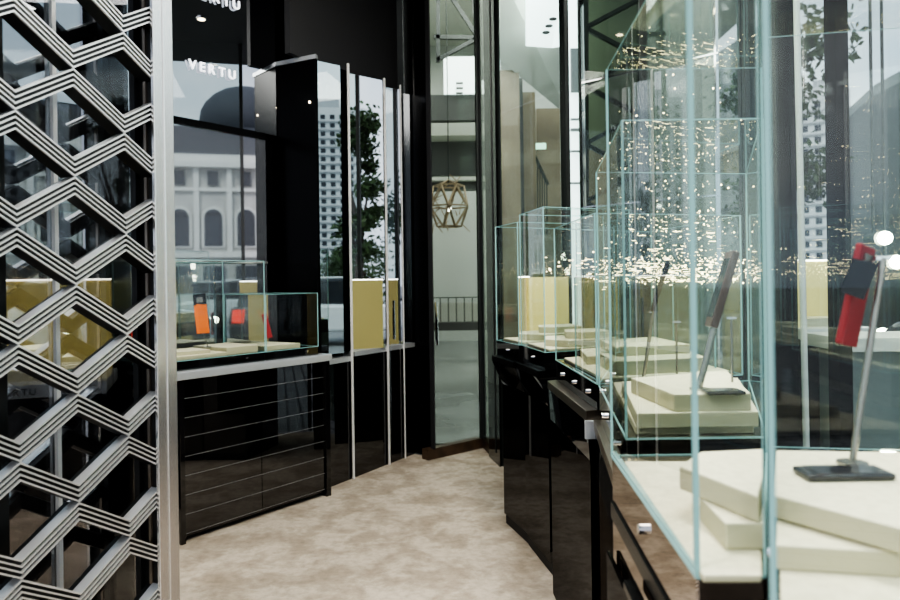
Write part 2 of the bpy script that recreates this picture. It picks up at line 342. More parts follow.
# ------------------------------------------------------------- glass door bay
dA = V((*XY(433, 452, 0.06), 0)); dB = V((*XY(483, 441, 0.06), 0)); dC = V((*XY(498, 456, 0.06), 0))
t = thing('door_plinth', (dA.x, dA.y, 0), 'dark walnut L-shaped plinth under the glass door', 'plinth')
def pl_box(a, b, wd, z0, z1, m):
    d = (b-a).normalized(); nn = V((d.y, -d.x, 0)); mb = MB(); mb.slab([a, b, b-nn*wd, a-nn*wd], z0, z1, m); return mb
pl_box(dA-(dB-dA).normalized()*.05, dB, .08, 0, .085, 'wood').build('plinth_board', t)
pl_box(dB, dC, .08, 0, .085, 'wood').build('plinth_board', t)
def framed(a, b, z0, z1, gm, fm, name, label, fw=.03, kind='structure', mids=()):
    t = thing(name, (a.x, a.y, 0), label, 'door' if 'door' in name else 'window', kind=kind)
    d = (b-a).normalized(); nn = V((d.y, -d.x, 0)); L = (b-a).length
    mb = MB(); mb.slab([a+d*fw, b-d*fw, b-d*fw-nn*.01, a+d*fw-nn*.01], z0, z1, gm); mb.build('glass_pane', t)
    for q in [0, L-fw]+list(mids):
        p0 = a+d*q+nn*.02; p1 = p0+d*fw; MB().slab([p0, p1, p1-nn*.05, p0-nn*.05], z0, z1, fm).build('frame_post', t)
    return t
door = framed(dA, dB, .085, 4.0, 'door', 'greymatte', 'door_1', 'tall glass door leaf on the walnut plinth', .012)
framed(dB, dC, .085, 4.0, 'greenglass', 'truss', 'window_1', 'narrow dark glass return beside the glass door', .012)
# handle and black jamb
MB().tube(PY(436, 302, 5.5), PY(437, 345, 5.5), .012, 'chrome').build('door_handle', door)
j0 = PY(484, 280, 5.75); j1 = PY(497.5, 280, 5.4)
struct(MB().slab([(j0.x+.02, j0.y-.02), (j1.x, j1.y), (j1.x+.05, j1.y+.1), (j0.x+.06, j0.y+.1)], 0, 4.0, 'black'), 'trim_1', 'black gloss jamb between the glass door and the lobby window')
e0 = V((j1.x+.02, j1.y+.03, 0)); e1 = PY(566, 280, 5.9); e1.z = 0
framed(e0, e1, 0, 4.0, 'window', 'truss', 'window_2', 'tall lobby window right of the black jamb', .012)
e2 = PY(584, 280, 5.95); e2.z = 0; e3 = PY(720, 280, 5.2); e3.z = 0
framed(e1+V((.03, 0, 0)), e2, 0, 4.0, 'window', 'truss', 'window_3', 'narrow bright window strip beside the lobby window', .012)
framed(e2, e3, 0, 4.0, 'greenglass', 'chrome', 'window_4', 'green tinted window in front of a steel truss', .015, mids=(.55,))
for z in (2.05, 3.1):
    MB().beam((e2.x, e2.y-.03, z), (e3.x, e3.y-.03, z), .015, .012, 'chrome').build('trim_2')
    tag(bpy.context.scene.collection.objects[-1], 'slim glazing bar across the green tinted window', 'trim', kind='structure')

# right shop front windows behind the showcases
wy = [-.6, 1.35, 3.1, 4.75]
for i in range(3):
    a = V((1.32, wy[i], 0)); b = V((1.32, wy[i+1]-.01, 0))
    framed(b, a, 0, 4.0, 'window', 'truss', 'window_%d' % (5+i), ['shop front window nearest the entrance, right of the showcases', 'middle shop front window behind the showcases', 'far shop front window behind the last showcases'][i], .035)

# ------------------------------------------------------------- lobby beyond
struct(MB().box(-1.6, 6.5, 16.9, 17.1, -.1, 7.2, 'lobbygreen'), 'wall_lobby', 'pale green wall at the back of the lobby')
struct(MB().box(-1.7, -1.6, 6.5, 17, -.1, 7.2, 'lobbygreen'), 'wall_lobby_left', 'pale side wall of the lobby')
struct(MB().box(-1.6, 6.5, 6.3, 17, 7.1, 7.2, 'plaster'), 'ceiling_lobby', 'white ceiling of the lobby')
def pbox(x0, y0, x1, y1, Y, th, m, mb=None, fl=False):       # box standing at depth Y facing the shop
    a = PY(x0, y1, Y); b = PY(x1, y0, Y); mb = mb or MB(); a.z = -.02 if fl else a.z; mb.box(a.x, b.x, Y, Y+th, a.z, b.z, m); return mb
tag(pbox(405, 119, 500, 136, 13, .6, 'plaster').build('lobby_beam'), 'white beam across the lobby above the grey louvre', 'beam')
tag(pbox(405, 136, 500, 176, 13.7, .2, 'lobbygrey').build('louvre_panel'), 'grey louvre panel between two white lobby beams', 'panel')
tag(pbox(405, 176, 500, 181, 13, .5, 'plaster').build('lobby_beam'), 'thin white beam under the grey louvre in the lobby', 'beam')
tag(pbox(405, 181, 500, 190, 13.2, .3, 'lobbygrey').build('lobby_beam'), 'grey beam just under the thin white lobby beam', 'beam')
# lit soffit with three slots
t = thing('lobby_soffit', tuple(PY(460, 119, 12.2)), 'bright white soffit with three dark vent slots behind the glass door', 'soffit')
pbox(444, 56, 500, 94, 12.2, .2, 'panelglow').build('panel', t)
pbox(400, 94, 500, 121, 12.25, .2, 'lobbygrey').build('dark_edge', t)
for k in range(3): pbox(456, 82+k*5, 463, 84+k*5, 12.17, .02, 'ink').build('vent_slot', t)
# roof truss above the door
t = thing('roof_truss', tuple(PY(450, 40, 9)), 'dark steel truss crossing above the glass door', 'truss')
for a, b, y in (((434, 37), (478, 38), 9), ((440, -20), (477, 36), 9), ((437, 60), (478, 38), 9), ((438, -10), (438, 62), 9), ((470, -40), (477, 37), 9), ((477, -60), (482, 80), 9.1), ((500, 22), (524, -10), 9.1)):
    MB().beam(PY(*a, y), PY(*b, y), .05, .05, 'truss').build('strut', t)
# balustrade
t = thing('lobby_balustrade', tuple(PY(460, 322, 13)), 'pale lobby balustrade with thin rail and dark kerb', 'balustrade')
pbox(418, 296.5, 500, 298.5, 12.5, .05, 'truss').build('rail', t)
pbox(418, 302, 500, 322, 12.6, .03, 'plaster').build('screen_panel', t)
pbox(418, 322, 500, 331, 12.4, .3, 'ink').build('kerb', t)
for k in range(9):
    x = 424+k*8; pbox(x, 298, x+.8, 322, 12.52, .03, 'lobbygrey').build('baluster', t)
# cage lantern
cp = PY(449, 205, 8.8)
t = thing('cage_lantern', tuple(cp), 'wooden geometric cage lantern hanging in the lobby behind the glass door', 'lantern')
A_ = [V((math.cos(a)*.19, math.sin(a)*.19, .24)) for a in [k*math.pi/3 for k in range(6)]]
B_ = [V((math.cos(a)*.27, math.sin(a)*.27, -.02)) for a in [k*math.pi/3+.5 for k in range(6)]]
C_ = [V((math.cos(a)*.15, math.sin(a)*.15, -.27)) for a in [k*math.pi/3 for k in range(6)]]
mb = MB()
for i in range(6):
    for p, q in ((A_[i], A_[(i+1) % 6]), (B_[i], B_[(i+1) % 6]), (C_[i], C_[(i+1) % 6]), (A_[i], B_[i]), (A_[i], B_[i-1]), (B_[i], C_[i]), (B_[i], C_[(i+1) % 6])):
        mb.beam(cp+p, cp+q, .018, .018, 'cage')
for i in range(26):
    p = V((random.uniform(-.22, .22), random.uniform(-.2, .2), random.uniform(-.25, .3))); q = p+V((random.uniform(-.12, .12), random.uniform(-.1, .1), random.uniform(-.16, .16)))
    mb.beam(cp+p, cp+q, .01, .01, 'cage')
mb.build('cage', t)
MB().tube(cp+V((0, 0, .24)), (cp.x, cp.y, 7.1), .006, 'truss').build('cord', t)
MB().ball(cp+V((0, 0, -.05)), .03, 'led').build('bulb', t)
mb = MB()
for i in range(6): mb.beam(cp+A_[i], cp+V((0, 0, .32)), .01, .01, 'cage')
mb.build('hanger', t)
# beige stone piers
for (x0, x1, Y, top, lb) in ((500, 519, 9.2, 70, 'beige stone pier in the lobby right of the black jamb'), (522.5, 535, 9.8, 92, 'second narrow beige pier behind the first one')):
    tag(pbox(x0, top, x1, 380, Y, .35, 'beigestone', fl=True).build('stone_pier'), lb, 'pier')
tag(pbox(519, 78, 522.5, 380, 9.6, .15, 'ink', fl=True).build('dark_joint_post'), 'dark post between the two beige lobby piers', 'post')
tag(pbox(540, 108, 566, 380, 10.6, .35, 'beigestone', fl=True).build('stone_pier'), 'wide dark beige pier at the right of the lobby window', 'pier')
# sloped ceiling with three oval downlights
t = thing('lobby_ceiling_panel', tuple(PY(530, 60, 8.5)), 'white sloping lobby ceiling panel with three dark oval spots', 'ceiling panel')
MB().prism([PY(500, 60, 9.0), PY(570, 118, 10.0), PY(570, -30, 8.6), PY(500, -30, 8.0)], (0, .05, .06), 'plaster').build('panel', t)
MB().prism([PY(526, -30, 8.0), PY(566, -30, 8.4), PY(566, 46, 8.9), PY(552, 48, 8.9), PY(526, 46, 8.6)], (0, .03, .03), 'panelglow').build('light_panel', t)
for (x, y) in ((553, 19), (549, 26), (546, 32.5)):
    q = PY(x, y, 8.2); MB().ball(q, .05, 'ink', 6, .3).build('oval_spot', t)
tag(pbox(528, 143, 546, 149, 10.0, .04, 'exitg').build('green_sign'), 'small pale green lit sign between the lobby piers', 'sign')
tag(pbox(590, 150, 604, 420, 8.1, .2, 'beigestone', fl=True).build('stone_pier'), 'beige pier low behind the green tinted window', 'pier')
t = thing('stair_railing', tuple(PY(540, 230, 9.9)), 'dark stair railing low in the lobby window', 'railing')
MB().beam(PY(532, 150, 9.9), PY(548, 185, 9.9), .04, .04, 'truss').build('handrail', t)
for k in range(7): MB().beam(PY(533+k*2.3, 155+k*4.5, 9.9), PY(533+k*2.3, 235, 9.9), .015, .015, 'truss').build('baluster', t)
# green steel truss right of the lobby
t = thing('truss_tower', tuple(PY(592, 300, 7.5)), 'tall green-grey steel lattice truss behind the green tinted window', 'truss')
for x in (585, 640): MB().beam(PY(x, -40, 7.6), V((PY(x, 330, 7.6).x, 7.6, -.02)), .06, .06, 'truss').build('upright', t)
for k in range(6):
    y = -30+k*58
    MB().beam(PY(585, y, 7.6), PY(640, y+29, 7.6), .045, .045, 'truss').build('diagonal', t)
    MB().beam(PY(640, y+29, 7.6), PY(585, y+58, 7.6), .045, .045, 'truss').build('diagonal', t)
t = thing('daylight_panel', tuple(PY(574, 300, 7.9)), 'tall glowing panel standing in for daylight in the narrow window strip', 'panel')
pbox(565, -70, 583.5, 420, 7.9, .05, 'panelglow', fl=True).build('panel', t)  # its glow stands in for the daylight outside
for y0_, y1_, mm in ((48, 92, 'bldg2'), (118, 120, 'bldg2'), (128, 131, 'bldg2'), (150, 152, 'bldg2'), (182, 184, 'bldg2')):
    pbox(571, y0_, 580, y1_, 7.85, .04, mm).build('grey_band', t)
tag(pbox(584, -60, 700, 420, 8.4, .05, 'greenwall', fl=True).build('green_screen'), 'large green screen behind the steel lattice truss', 'screen')
# ------------------------------------------------------------- lattice gate
HP = (GATE.len/2)*1.0    # half period along the gate
s = .25; g0 = GATE.len/2 + 0.0
gbase = GATE.at(g0, 0)
gate = thing('lattice_gate', (gbase.x, gbase.y, 0), 'openwork entrance gate of zigzag brushed steel bands at the left', 'gate')
half = GATE.len/2; k0, k1 = -5, 1.66
z_peak = 1.45
th = .165*s; dz = .335*s
def zz(par):       # top-edge offsets of a band per column; par 0 : peak at odd columns
    pts = []
    ks = [k0]+[k for k in range(k0+1, 2)]+[k1]
    for k in ks:
        kk = math.floor(k); fr = k-kk
        def zt(q): return 0.0 if (q+par) % 2 == 0 else -dz
        z = zt(kk)*(1-fr)+zt(kk+1)*fr; pts.append((g0+k*half, z))
    return pts
nb = 0
for par in (0, 1):
    pts = zz(par)
    for j in range(-6, 5):
        zt = 1.45+s*j+(0 if par == 0 else .5*s)
        if zt < .1: continue
        mb = MB(); bk = MB(); u = th/7; bw = u*.74
        for st in range(4):
            a0 = -u*2*st*1.04; a1 = a0-bw
            for (ta, za), (tb, zb) in zip(pts[:-1], pts[1:]):
                mb.prism([GATE.at(ta, zt+za+a0), GATE.at(tb, zt+zb+a0), GATE.at(tb, zt+zb+a1), GATE.at(ta, zt+za+a1)], -GATE.n*(.030 if st == 0 else .008), 'steell')
        for (ta, za), (tb, zb) in zip(pts[:-1], pts[1:]):
            a0 = -bw*.98; a1 = -th*1.0
            bk.prism([GATE.at(ta, zt+za+a0, -.006), GATE.at(tb, zt+zb+a0, -.006), GATE.at(tb, zt+zb+a1, -.006), GATE.at(ta, zt+za+a1, -.006)], -GATE.n*.044, 'groove')
        band = mb.build('zigzag_band', gate); bk.build('black_groove', band)
def gt(px, off=0.0):
    d = ray(px, 280); a = GATE.a+GATE.n*off; k = (a-V((0, 0, H))).dot(GATE.n)/d.dot(GATE.n); return (V((d.x*k, d.y*k, 0))-a).dot(GATE.d)
def gbox(ta, tb, z0, z1, m, off, thick): return wallbox(GATE, ta, tb, z0, z1, m, thick, off)
gbox(gt(148, -.03), gt(158, -.03), 0, 3.9, 'bronze', -.03, .01).build('inner_stile', gate)
gbox(gt(156.5, .012), gt(165.5, .012), 0, 3.9, 'steel', .012, .012).build('outer_stile', gate, .002)
gbox(gt(166.5, .016), gt(176, .016), 0, 3.9, 'steel', .016, .012).build('outer_stile', gate, .002)
gbox(gt(157.5, 0), gt(175, 0), 0, 3.9, 'groove', 0, .09).build('dark_stile', gate)
tp = gt(150, -.13)
gl = gbox(g0-6*half, tp, 0, 3.9, 'gate', -.13, .008).build('glass_pane', gate); tag(gl, 'dark reflecting glass pane')
gbox(gt(55.5, -.115), gt(59.5, -.115), 0, 3.9, 'trimb', -.115, .012).build('glazing_bar', gate)
gbox(gt(137, -.06), gt(156, -.06), 0, 3.9, 'groove', -.06, .02).build('dark_stile', gate)
gbox(gt(-12, -.1), gt(6, -.1), 0, 3.9, 'groove', -.1, .04).build('dark_stile', gate)

# ------------------------------------------------------------- left counter with showcase
cab = thing('drawer_cabinet', (cabA[0], cabA[1], 0), 'black gloss cabinet with fine drawer lines and steel worktop at the left', 'cabinet')
L = CAB.len; ztop = .96
wallbox(CAB, .0, L, .03, ztop-.045, 'black', .50, -.012).build('carcass', cab)
for (ta, tb) in ((.035, L*.50-.002), (L*.50+.002, L-.045)):
    nrow = 8
    mb = MB(); hh = (ztop-.045-.05)/nrow
    dr_ = None
    for k in range(nrow):
        z0 = .05+k*hh
        d_ = wallbox(CAB, ta, tb, z0+.0025, z0+hh-.0025, 'piano', .012, 0).build('drawer', cab)
        wallbox(CAB, ta, tb, z0-.0012, z0+.0012, 'linegrey', .004, .0005).build('reveal_line', d_)
wallbox(CAB, L-.04, L, 0, ztop-.045, 'black', .5, .015).build('side_panel', cab, .002)
wallbox(CAB, 0, .03, 0, ztop-.045, 'black', .5, .015).build('side_panel', cab, .002)
wallbox(CAB, -.03, L+.01, ztop-.045, ztop+.0, 'steelh', .53, .03).build('worktop', cab, .003)

def glass_case(t, ring, z0, z1, th=.008, top=True, skip=(), ed=.006, em='edge', te=.6, cs=None):
    """panes standing on the plan polygon, polished blue-green edges as sub-parts"""
    n = len(ring); c = V((sum(p[0] for p in ring)/n, sum(p[1] for p in ring)/n, 0)); R_ = [V((p[0], p[1], 0)) for p in ring]
    for i in range(n):
        if i in skip: continue
        a, b = R_[i], R_[(i+1) % n]; d = (b-a).normalized(); nn = V((d.y, -d.x, 0))
        if nn.dot(c-a) < 0: nn = -nn
        mb = MB(); mb.poly([(a.x, a.y, z0), (b.x, b.y, z0), (b.x, b.y, z1), (a.x, a.y, z1)], [[0, 1, 2, 3]], 'glass')
        pn = mb.build('glass_pane', t)
        e = MB(); e.beam((a.x, a.y, z1), (b.x, b.y, z1), ed*te, ed*te, em); e.build('top_edge', pn)
        if i == 0 or True:
            e = MB(); e.beam((a.x, a.y, z0), (a.x, a.y, z1), cs[i] if cs else ed, cs[i] if cs else ed, em); e.build('corner_edge', pn)
        e = MB(); e.beam((a.x, a.y, z0), (b.x, b.y, z0), ed*.8, ed*.8, em); e.build('bottom_edge', pn)
    if top:
        MB().poly([(p.x, p.y, z1) for p in R_], [list(range(n))], 'glass').build('glass_lid', t)

def platform(ring, z0, th, label, grp):
    mb = MB(); mb.slab(ring, z0, z0+th, 'beige', 'beigeshade'); c = (sum(p[0] for p in ring)/len(ring), sum(p[1] for p in ring)/len(ring), z0)
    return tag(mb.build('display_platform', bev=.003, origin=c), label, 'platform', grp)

# vitrine on the left
vt0, vt1, vt2 = WALL.t(150, 280)*0-.03, None, None
def cp_(t, off): q = CAB.at(t, 0, off); return (q.x, q.y)
zb0, zb1 = ztop, ztop+.055
tS = CAB.t(268, 300); tE = L-.06
tallA = [cp_(-.12, -.03), cp_(tS-.005, -.03), cp_(tS-.005, -.47), cp_(-.12, -.47)]
lowA = [cp_(tS+.005, -.03), cp_(tE, -.03), cp_(tE, -.47), cp_(tS+.005, -.47)]
t = thing('glass_showcase', (*tallA[0], zb0), 'taller glass showcase on the left steel worktop holding the orange phone', 'showcase')
MB().slab(tallA, zb0, zb1, 'black').build('base', t, .003); glass_case(t, tallA, zb1, 1.585, ed=.005)
q = CAB.at(tS*.78, zb0+.03, -.029); MB().tube(q, q+CAB.n*.008, .008, 'chrome').build('lock', t)
t = thing('glass_showcase', (*lowA[0], zb0), 'lower glass showcase with mirrored back on the left steel worktop', 'showcase')
MB().slab(lowA, zb0, zb1, 'black').build('base', t, .003); glass_case(t, lowA, zb1, 1.375, ed=.005)
q = CAB.at(tE-.1, zb0+.03, -.029); MB().tube(q, q+CAB.n*.008, .008, 'chrome').build('lock', t)
wallbox(CAB, tS+.01, tE-.005, zb1, 1.37, 'frost', .008, -.455).build('mirror_back', t)
gl_ = 'cream platforms in the left showcases'
platform([cp_(-.10, -.06), cp_(.36, -.06), cp_(.36, -.34), cp_(-.10, -.34)], zb1, .022, 'long low cream platform at the front of the taller left showcase', gl_)
platform([cp_(.0, -.12), cp_(.26, -.08), cp_(.28, -.30), cp_(.0, -.30)], zb1+.022, .022, 'small cream platform on top of the long one under the orange phone', gl_)
platform([cp_(.37, -.08), cp_(tS-.02, -.08), cp_(tS-.02, -.40), cp_(.34, -.40)], zb1, .045, 'thick cream platform at the right of the taller left showcase', gl_)
platform([cp_(tS+.03, -.08), cp_(tE-.12, -.07), cp_(tE-.16, -.36), cp_(tS+.03, -.36)], zb1, .03, 'cream platform in the lower left showcase', gl_)

def phone_obj(base, top, wdir, wd, th, label, mat, backmat=None, stand=None, grp=None):
    """a slim phone leaning on a rod; base/top are the mid points of its short ends"""
    base = V(base); top = V(top); u = (top-base).normalized(); w_ = V(wdir).normalized(); w_ = (w_-u*w_.dot(u)).normalized(); nn = u.cross(w_)
    t = thing('display_phone', tuple(base), label, 'phone', grp)
    def rb(a0, a1, w0, n0, n1, m, name, bev=.002):
        A = [base+u*a0+w_*(-w0)+nn*n0, base+u*a0+w_*w0+nn*n0, base+u*a1+w_*w0+nn*n0, base+u*a1+w_*(-w0)+nn*n0]
        MB().prism(A, nn*(n1-n0), m).build(name, t, bev)
    Ln = (top-base).length
    rb(0, Ln, wd/2, -th/2, th/2, mat, 'body', .003)
    rb(Ln*.12, Ln*.9, wd/2*.86, th/2, th/2+.001, 'phone', 'screen', 0)
    if backmat: rb(0, Ln*.72, wd/2*.98, -th/2-.0015, -th/2, backmat, 'leather_back', 0)
    rb(Ln*.78, Ln*.92, wd/2*.5, -th/2-.003, -th/2, 'acryl', 'back_plate', 0)
    return t
def stand_obj(foot, head, label, r=.003):
    foot = V(foot); head = V(head); t = thing('phone_stand', tuple(foot), label, 'stand')
    MB().tube(foot, foot+V((0, 0, .004)), .022, 'acryl').build('foot', t)
    MB().tube(foot+V((0, 0, .003)), head, r, 'acryl').build('rod', t)
    MB().beam(head+V((-.012, 0, 0)), head+V((.012, 0, 0)), .006, .006, 'chrome').build('holder', t)
# orange phone in left showcase: bearing (202,315)
Yo = 4.25
phone_obj(PY(203.5, 333, Yo), PY(199, 294, Yo), (1, .25, 0), .075, .012, 'orange leather phone leaning upright in the taller left showcase', 'phone', 'orange')
tag(MB().prism([PY(196, 304, Yo-.012), PY(206, 305, Yo-.012), PY(209, 333, Yo-.012), PY(198, 333.5, Yo-.012)], (0, .004, 0), 'orange').build('leather_case'), 'orange leather case hanging in front of the phone in the taller left showcase', 'case')
stand_obj((PY(208, 352, Yo+.02).x, Yo+.02, zb1+.045), PY(203, 333, Yo+.012), 'thin stand holding the orange phone')
Yr = 4.62
phone_obj(PY(270, 338, Yr), PY(264, 314, Yr), (1, .5, 0), .035, .01, 'small red leather phone leaning in the lower left showcase', 'red', None)

# white wall letters
def letters(txt, size, ext, mat, origin, xd, nd, name, label, cat, parent_label=None, gap=1.0):
    t = thing(name, tuple(origin), label, cat)
    cu_x = 0.0
    for ch in txt:
        cu = bpy.data.curves.new('l', 'FONT'); cu.body = ch; cu.size = size; cu.extrude = ext; cu.offset = size*.012
        ob = bpy.data.objects.new('tmp', cu); COL.objects.link(ob); dg = bpy.context.evaluated_depsgraph_get(); dg.update()
        me = bpy.data.meshes.new_from_object(ob.evaluated_get(dg)); bpy.data.objects.remove(ob)
        xs = [v.co.x for v in me.vertices]; wid = max(xs)-min(xs); mn = min(xs)
        o = bpy.data.objects.new('letter', me); COL.objects.link(o); me.materials.clear(); me.materials.append(M[mat])
        o.parent = t
        xd_ = V(xd).normalized(); nd_ = V(nd).normalized(); up = V((0, 0, 1))
        R3 = Matrix((xd_, up, nd_)).transposed().to_4x4()
        o.matrix_local = Matrix.Translation(xd_*(cu_x-mn)) @ R3
        cu_x += wid+size*.17*gap
    return t
lt = WALL.t(187, 70)
o_, _ = WALL.hit(187, 70); o_ = WALL.at(lt, 2.84, .02)
le = WALL.t(234, 80); 
letters('VERTU', .085, .006, 'white', o_, WALL.d, WALL.n, 'wall_sign', 'white VERTU letters standing off the dark wall mirror', 'sign', gap=1.9)
_p, _r = WALL.hit(204, 0)
letters('VERTU', .085, .006, 'white', WALL.at(WALL.t(192, 5), _p.z+.005, .02), WALL.d, WALL.n, 'wall_sign', 'second white VERTU lettering high on the wall mirror, cut by the top of the picture', 'sign', gap=1.9)
def ring_light(c, label):
    t = thing('downlight', tuple(c), label, 'ceiling light', 'ceiling downlights')
    MB().tube(c, c-V((0, 0, .02)), .055, 'chrome', .05).build('trim_ring', t)
    MB().tube(c-V((0, 0, .02)), c-V((0, 0, .022)), .035, 'lamp').build('lens', t)
for i, (x, y) in enumerate(((-.9, 2.6), (-.2, 3.6), (.5, 2.4), (-.1, 5.1), (1.6, 3.6), (.6, 4.4), (1.7, 5.2))):
    ring_light(V((x, y, 4.0)), 'small warm downlight in the black ceiling')

# ------------------------------------------------------------- display counters behind the gate etc.
def yellow_counter(c, ang, wd, dp, zt, zy, label, dz_=.0, text=None):
    c = V((c[0], c[1], 0)); d = V((math.cos(ang), math.sin(ang), 0)); nn = V((d.y, -d.x, 0))
    t = thing('yellow_display_counter', tuple(c), label, 'display counter')
    def bx(u0, u1, v0, v1, z0, z1, m, name, bev=0, par=t):
        return MB().slab([c+d*u0+nn*v0, c+d*u1+nn*v0, c+d*u1+nn*v1, c+d*u0+nn*v1], z0, z1, m).build(name, par, bev)
    bx(-wd/2, wd/2, -dp, 0, 0, zt-.05, 'black', 'cabinet'); bx(-wd/2-.02, wd/2+.02, -dp, .03, zt-.05, zt, 'steelh', 'worktop', .002)
    bx(-wd/2, wd/2, -dp, -dp+.02, zt, zy, 'yellow', 'back_panel'); bx(-wd/2, -wd/2+.02, -dp, -.05, zt, zy, 'yellow', 'side_panel')
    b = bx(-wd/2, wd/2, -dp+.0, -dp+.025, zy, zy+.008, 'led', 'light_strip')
    bx(-wd/2+.05, wd/2-.05, -dp+.06, -.08, zt, zt+.04, 'beige', 'riser')
    return t, c, d, nn
# seen through the gate glass, far left
yc = PY(12, 380, 2.55)
ang = math.atan2(GATE.d.y, GATE.d.x)
_, c_, d_, n__ = yellow_counter((yc.x-.02, yc.y), .35, .62, .4, 1.09, 1.47, 'yellow-backed display counter behind the glass of the lattice gate')
letters('VERTU', .034, .001, 'ink', c_-d_*.02+n__*.033+V((0, 0, 1.053)), d_, n__, 'engraved_name', 'dark engraved VERTU on the steel edge of the counter behind the gate', 'lettering')
# reflected in the middle mirror leaf
q0 = S2.seen(370, 345, 6.9)
dirv = S2.hit(370, 345)[1]
yellow_counter((q0.x, q0.y), math.atan2(-dirv.x, dirv.y)+math.pi+.3, .46, .34, .80, 1.46, 'yellow-backed display counter standing by the far shop front window')
# seen through the nearest showcase
q1 = PY(836, 330, 3.3)
yellow_counter((q1.x, q1.y), .15, .34, .3, 1.20, 1.52, 'yellow-backed display counter outside the nearest shop window')
p = PY(806, 280, 2.75); tag(MB().tube((p.x, p.y, -.12), (p.x-.03, p.y, 3.4), .012, 'trimb').build('white_pole'), 'thin white vertical pole outside the shop window', 'pole')
p = PY(786, 280, 3.05); tag(MB().box(p.x-.05, p.x+.05, p.y, p.y+.12, -.12, 4.2, 'void').build('black_post'), 'black square post left of the thin white pole', 'post')
p = PY(845, 280, 2.7); tag(MB().box(p.x-.025, p.x+.025, p.y, p.y+.08, -.12, 4.2, 'void').build('black_post'), 'black square post right of the thin white pole', 'post')
t = thing('white_counter', tuple(PY(880, 345, 2.9)), 'white edged counter at the far right outside the shop window', 'counter')
a = PY(845, 352, 2.9); MB().box(a.x, a.x+.9, 2.9, 3.25, a.z, a.z+.055, 'trim').build('top', t)
MB().box(a.x+.05, a.x+.85, 2.95, 3.2, -.12, a.z, 'bldg').build('body', t)

# ------------------------------------------------------------- right hand showcases
def unit(front_far, front_near, back_near, back_far, ztop_, name_lb, zc=1.00, zb=1.035, zg=1.09, locks=2, ped=True, pedm='piano', edv=.005, pedin=.03, slab_ext=0.0, ov=.035, te=.6, wtm='linegrey', apm='smoke', bsm='black', cs=None):
    ff, fn, bn, bf = [V((p[0], p[1], 0)) for p in (front_far, front_near, back_near, back_far)]
    d = (fn-ff).normalized(); nn = V((d.y, -d.x, 0))       # towards the aisle
    if nn.x > 0: nn = -nn
    ring = [ff, fn, bn, bf]
    t = thing('glass_showcase', (ff.x, ff.y, zc), name_lb[0], 'showcase')
    MB().slab(ring, zc, zg, bsm).build('base', t, .002)
    glass_case(t, ring, zg, ztop_, ed=edv, te=te, cs=cs)
    Ld = (fn-ff).length
    for k in range(locks):
        q = ff+d*Ld*(k+.6)/(locks+.2)+V((0, 0, (zc+zg)/2)); MB().tube(q+nn*-.001, q+nn*.010, .008, 'chrome').build('lock', t)
    # counter under it
    c = thing('showcase_counter', (ff.x, ff.y, 0), name_lb[1], 'counter')
    e = slab_ext; r2 = [ff+nn*ov-d*.0, fn+nn*ov+d*e, bn+d*e, bf]
    MB().slab(r2, zc-.035, zc, wtm).build('worktop', c, .002)
    # tapering apron
    zt = zc-.035; za = zc-.17
    top = [ff+nn*(ov-.004), fn+nn*(ov-.004)+d*(e-.004), bn+d*(e-.004), bf]; bot = [ff-nn*pedin, fn-nn*pedin, bn, bf]
    pts = [(p.x, p.y, za) for p in bot]+[(p.x, p.y, zt) for p in top]
    MB().poly(pts, [[3, 2, 1, 0], [4, 5, 6, 7]]+[[i, (i+1) % 4, 4+(i+1) % 4, 4+i] for i in range(4)], apm).build('apron', c)
    if ped:
        pr = [ff-nn*(pedin+.0), fn-nn*pedin, bn, bf]
        MB().slab(pr, .06, za, pedm).build('pedestal', c, .002)
        MB().slab([p+(-nn*.012) for p in pr[:2]]+pr[2:], 0, .06, 'blackmatte').build('kick_board', c)
    return t
G = 'cream platforms in the right showcases'
def rp(Ys):   # radial back points
    return Ys
v1 = [XY(497, 340, 1.09), XY(519, 345, 1.09), (.86, 4.05), (.80, 4.42)]
v2 = [XY(521.5, 345, 1.09), XY(545, 352.5, 1.09), (.93, 3.62), (.88, 4.0)]
v3 = [XY(556, 360, 1.09), XY(597, 384, 1.09), (1.06, 2.55), (.98, 3.40)]
v3b = [(.49, 2.32), (.388, 1.56), (.70, 1.56), (1.02, 2.40)]
v4 = [XY(612, 456, 1.09), XY(697, 577, 1.09), (.372, XY(697, 577, 1.09)[1]), (.634, XY(612, 456, 1.09)[1])]
v5 = [(.672, 1.47), (.262, .575), (.80, .50), (1.16, 1.38)]
unit(*v1, 1.76, ('farthest glass showcase of the right row, beside the black jamb', 'farthest black counter of the right row'), locks=1, wtm='deep')
unit(*v2, 1.80, ('tall second-farthest glass showcase of the right row', 'second-farthest black counter of the right row'), locks=1, wtm='deep', pedin=.012)
unit(*v3, 1.67, ('middle glass showcase of the right row with three cream steps', 'middle black counter with steel end on the right'), locks=3, wtm='bronze', pedin=-.028, ov=.04)
unit(*v3b, 1.80, ('glass showcase half hidden behind the large near one', 'mirror-fronted counter between the middle and large near ones'), zc=.98, locks=2, pedm='bronzem', edv=.005, ov=.02, wtm='bronze', pedin=-.015)
unit(*v4, 1.87, ('large near glass showcase with the dark phone on a bronze stand', 'bronzed mirror-fronted counter under the large near showcase'), locks=1, pedm='bronzem', edv=.005, pedin=.0, ov=.004, te=.22, wtm='deep', bsm='bronzem', apm='bronzem', cs=(.004, .006, .0015, .003))
unit(*v5, 1.95, ('nearest glass showcase at the right edge holding the red phone', 'black counter under the nearest showcase'), locks=1, edv=.0035, te=.3, pedin=.0, ov=.002, cs=(.002, .0042, .003, .003))
ff, fn = V((v4[0][0], v4[0][1], 0)), V((v4[1][0], v4[1][1], 0)); d_4 = (fn-ff).normalized(); n_4 = V((d_4.y, -d_4.x, 0)); n_4 = n_4 if n_4.x < 0 else -n_4
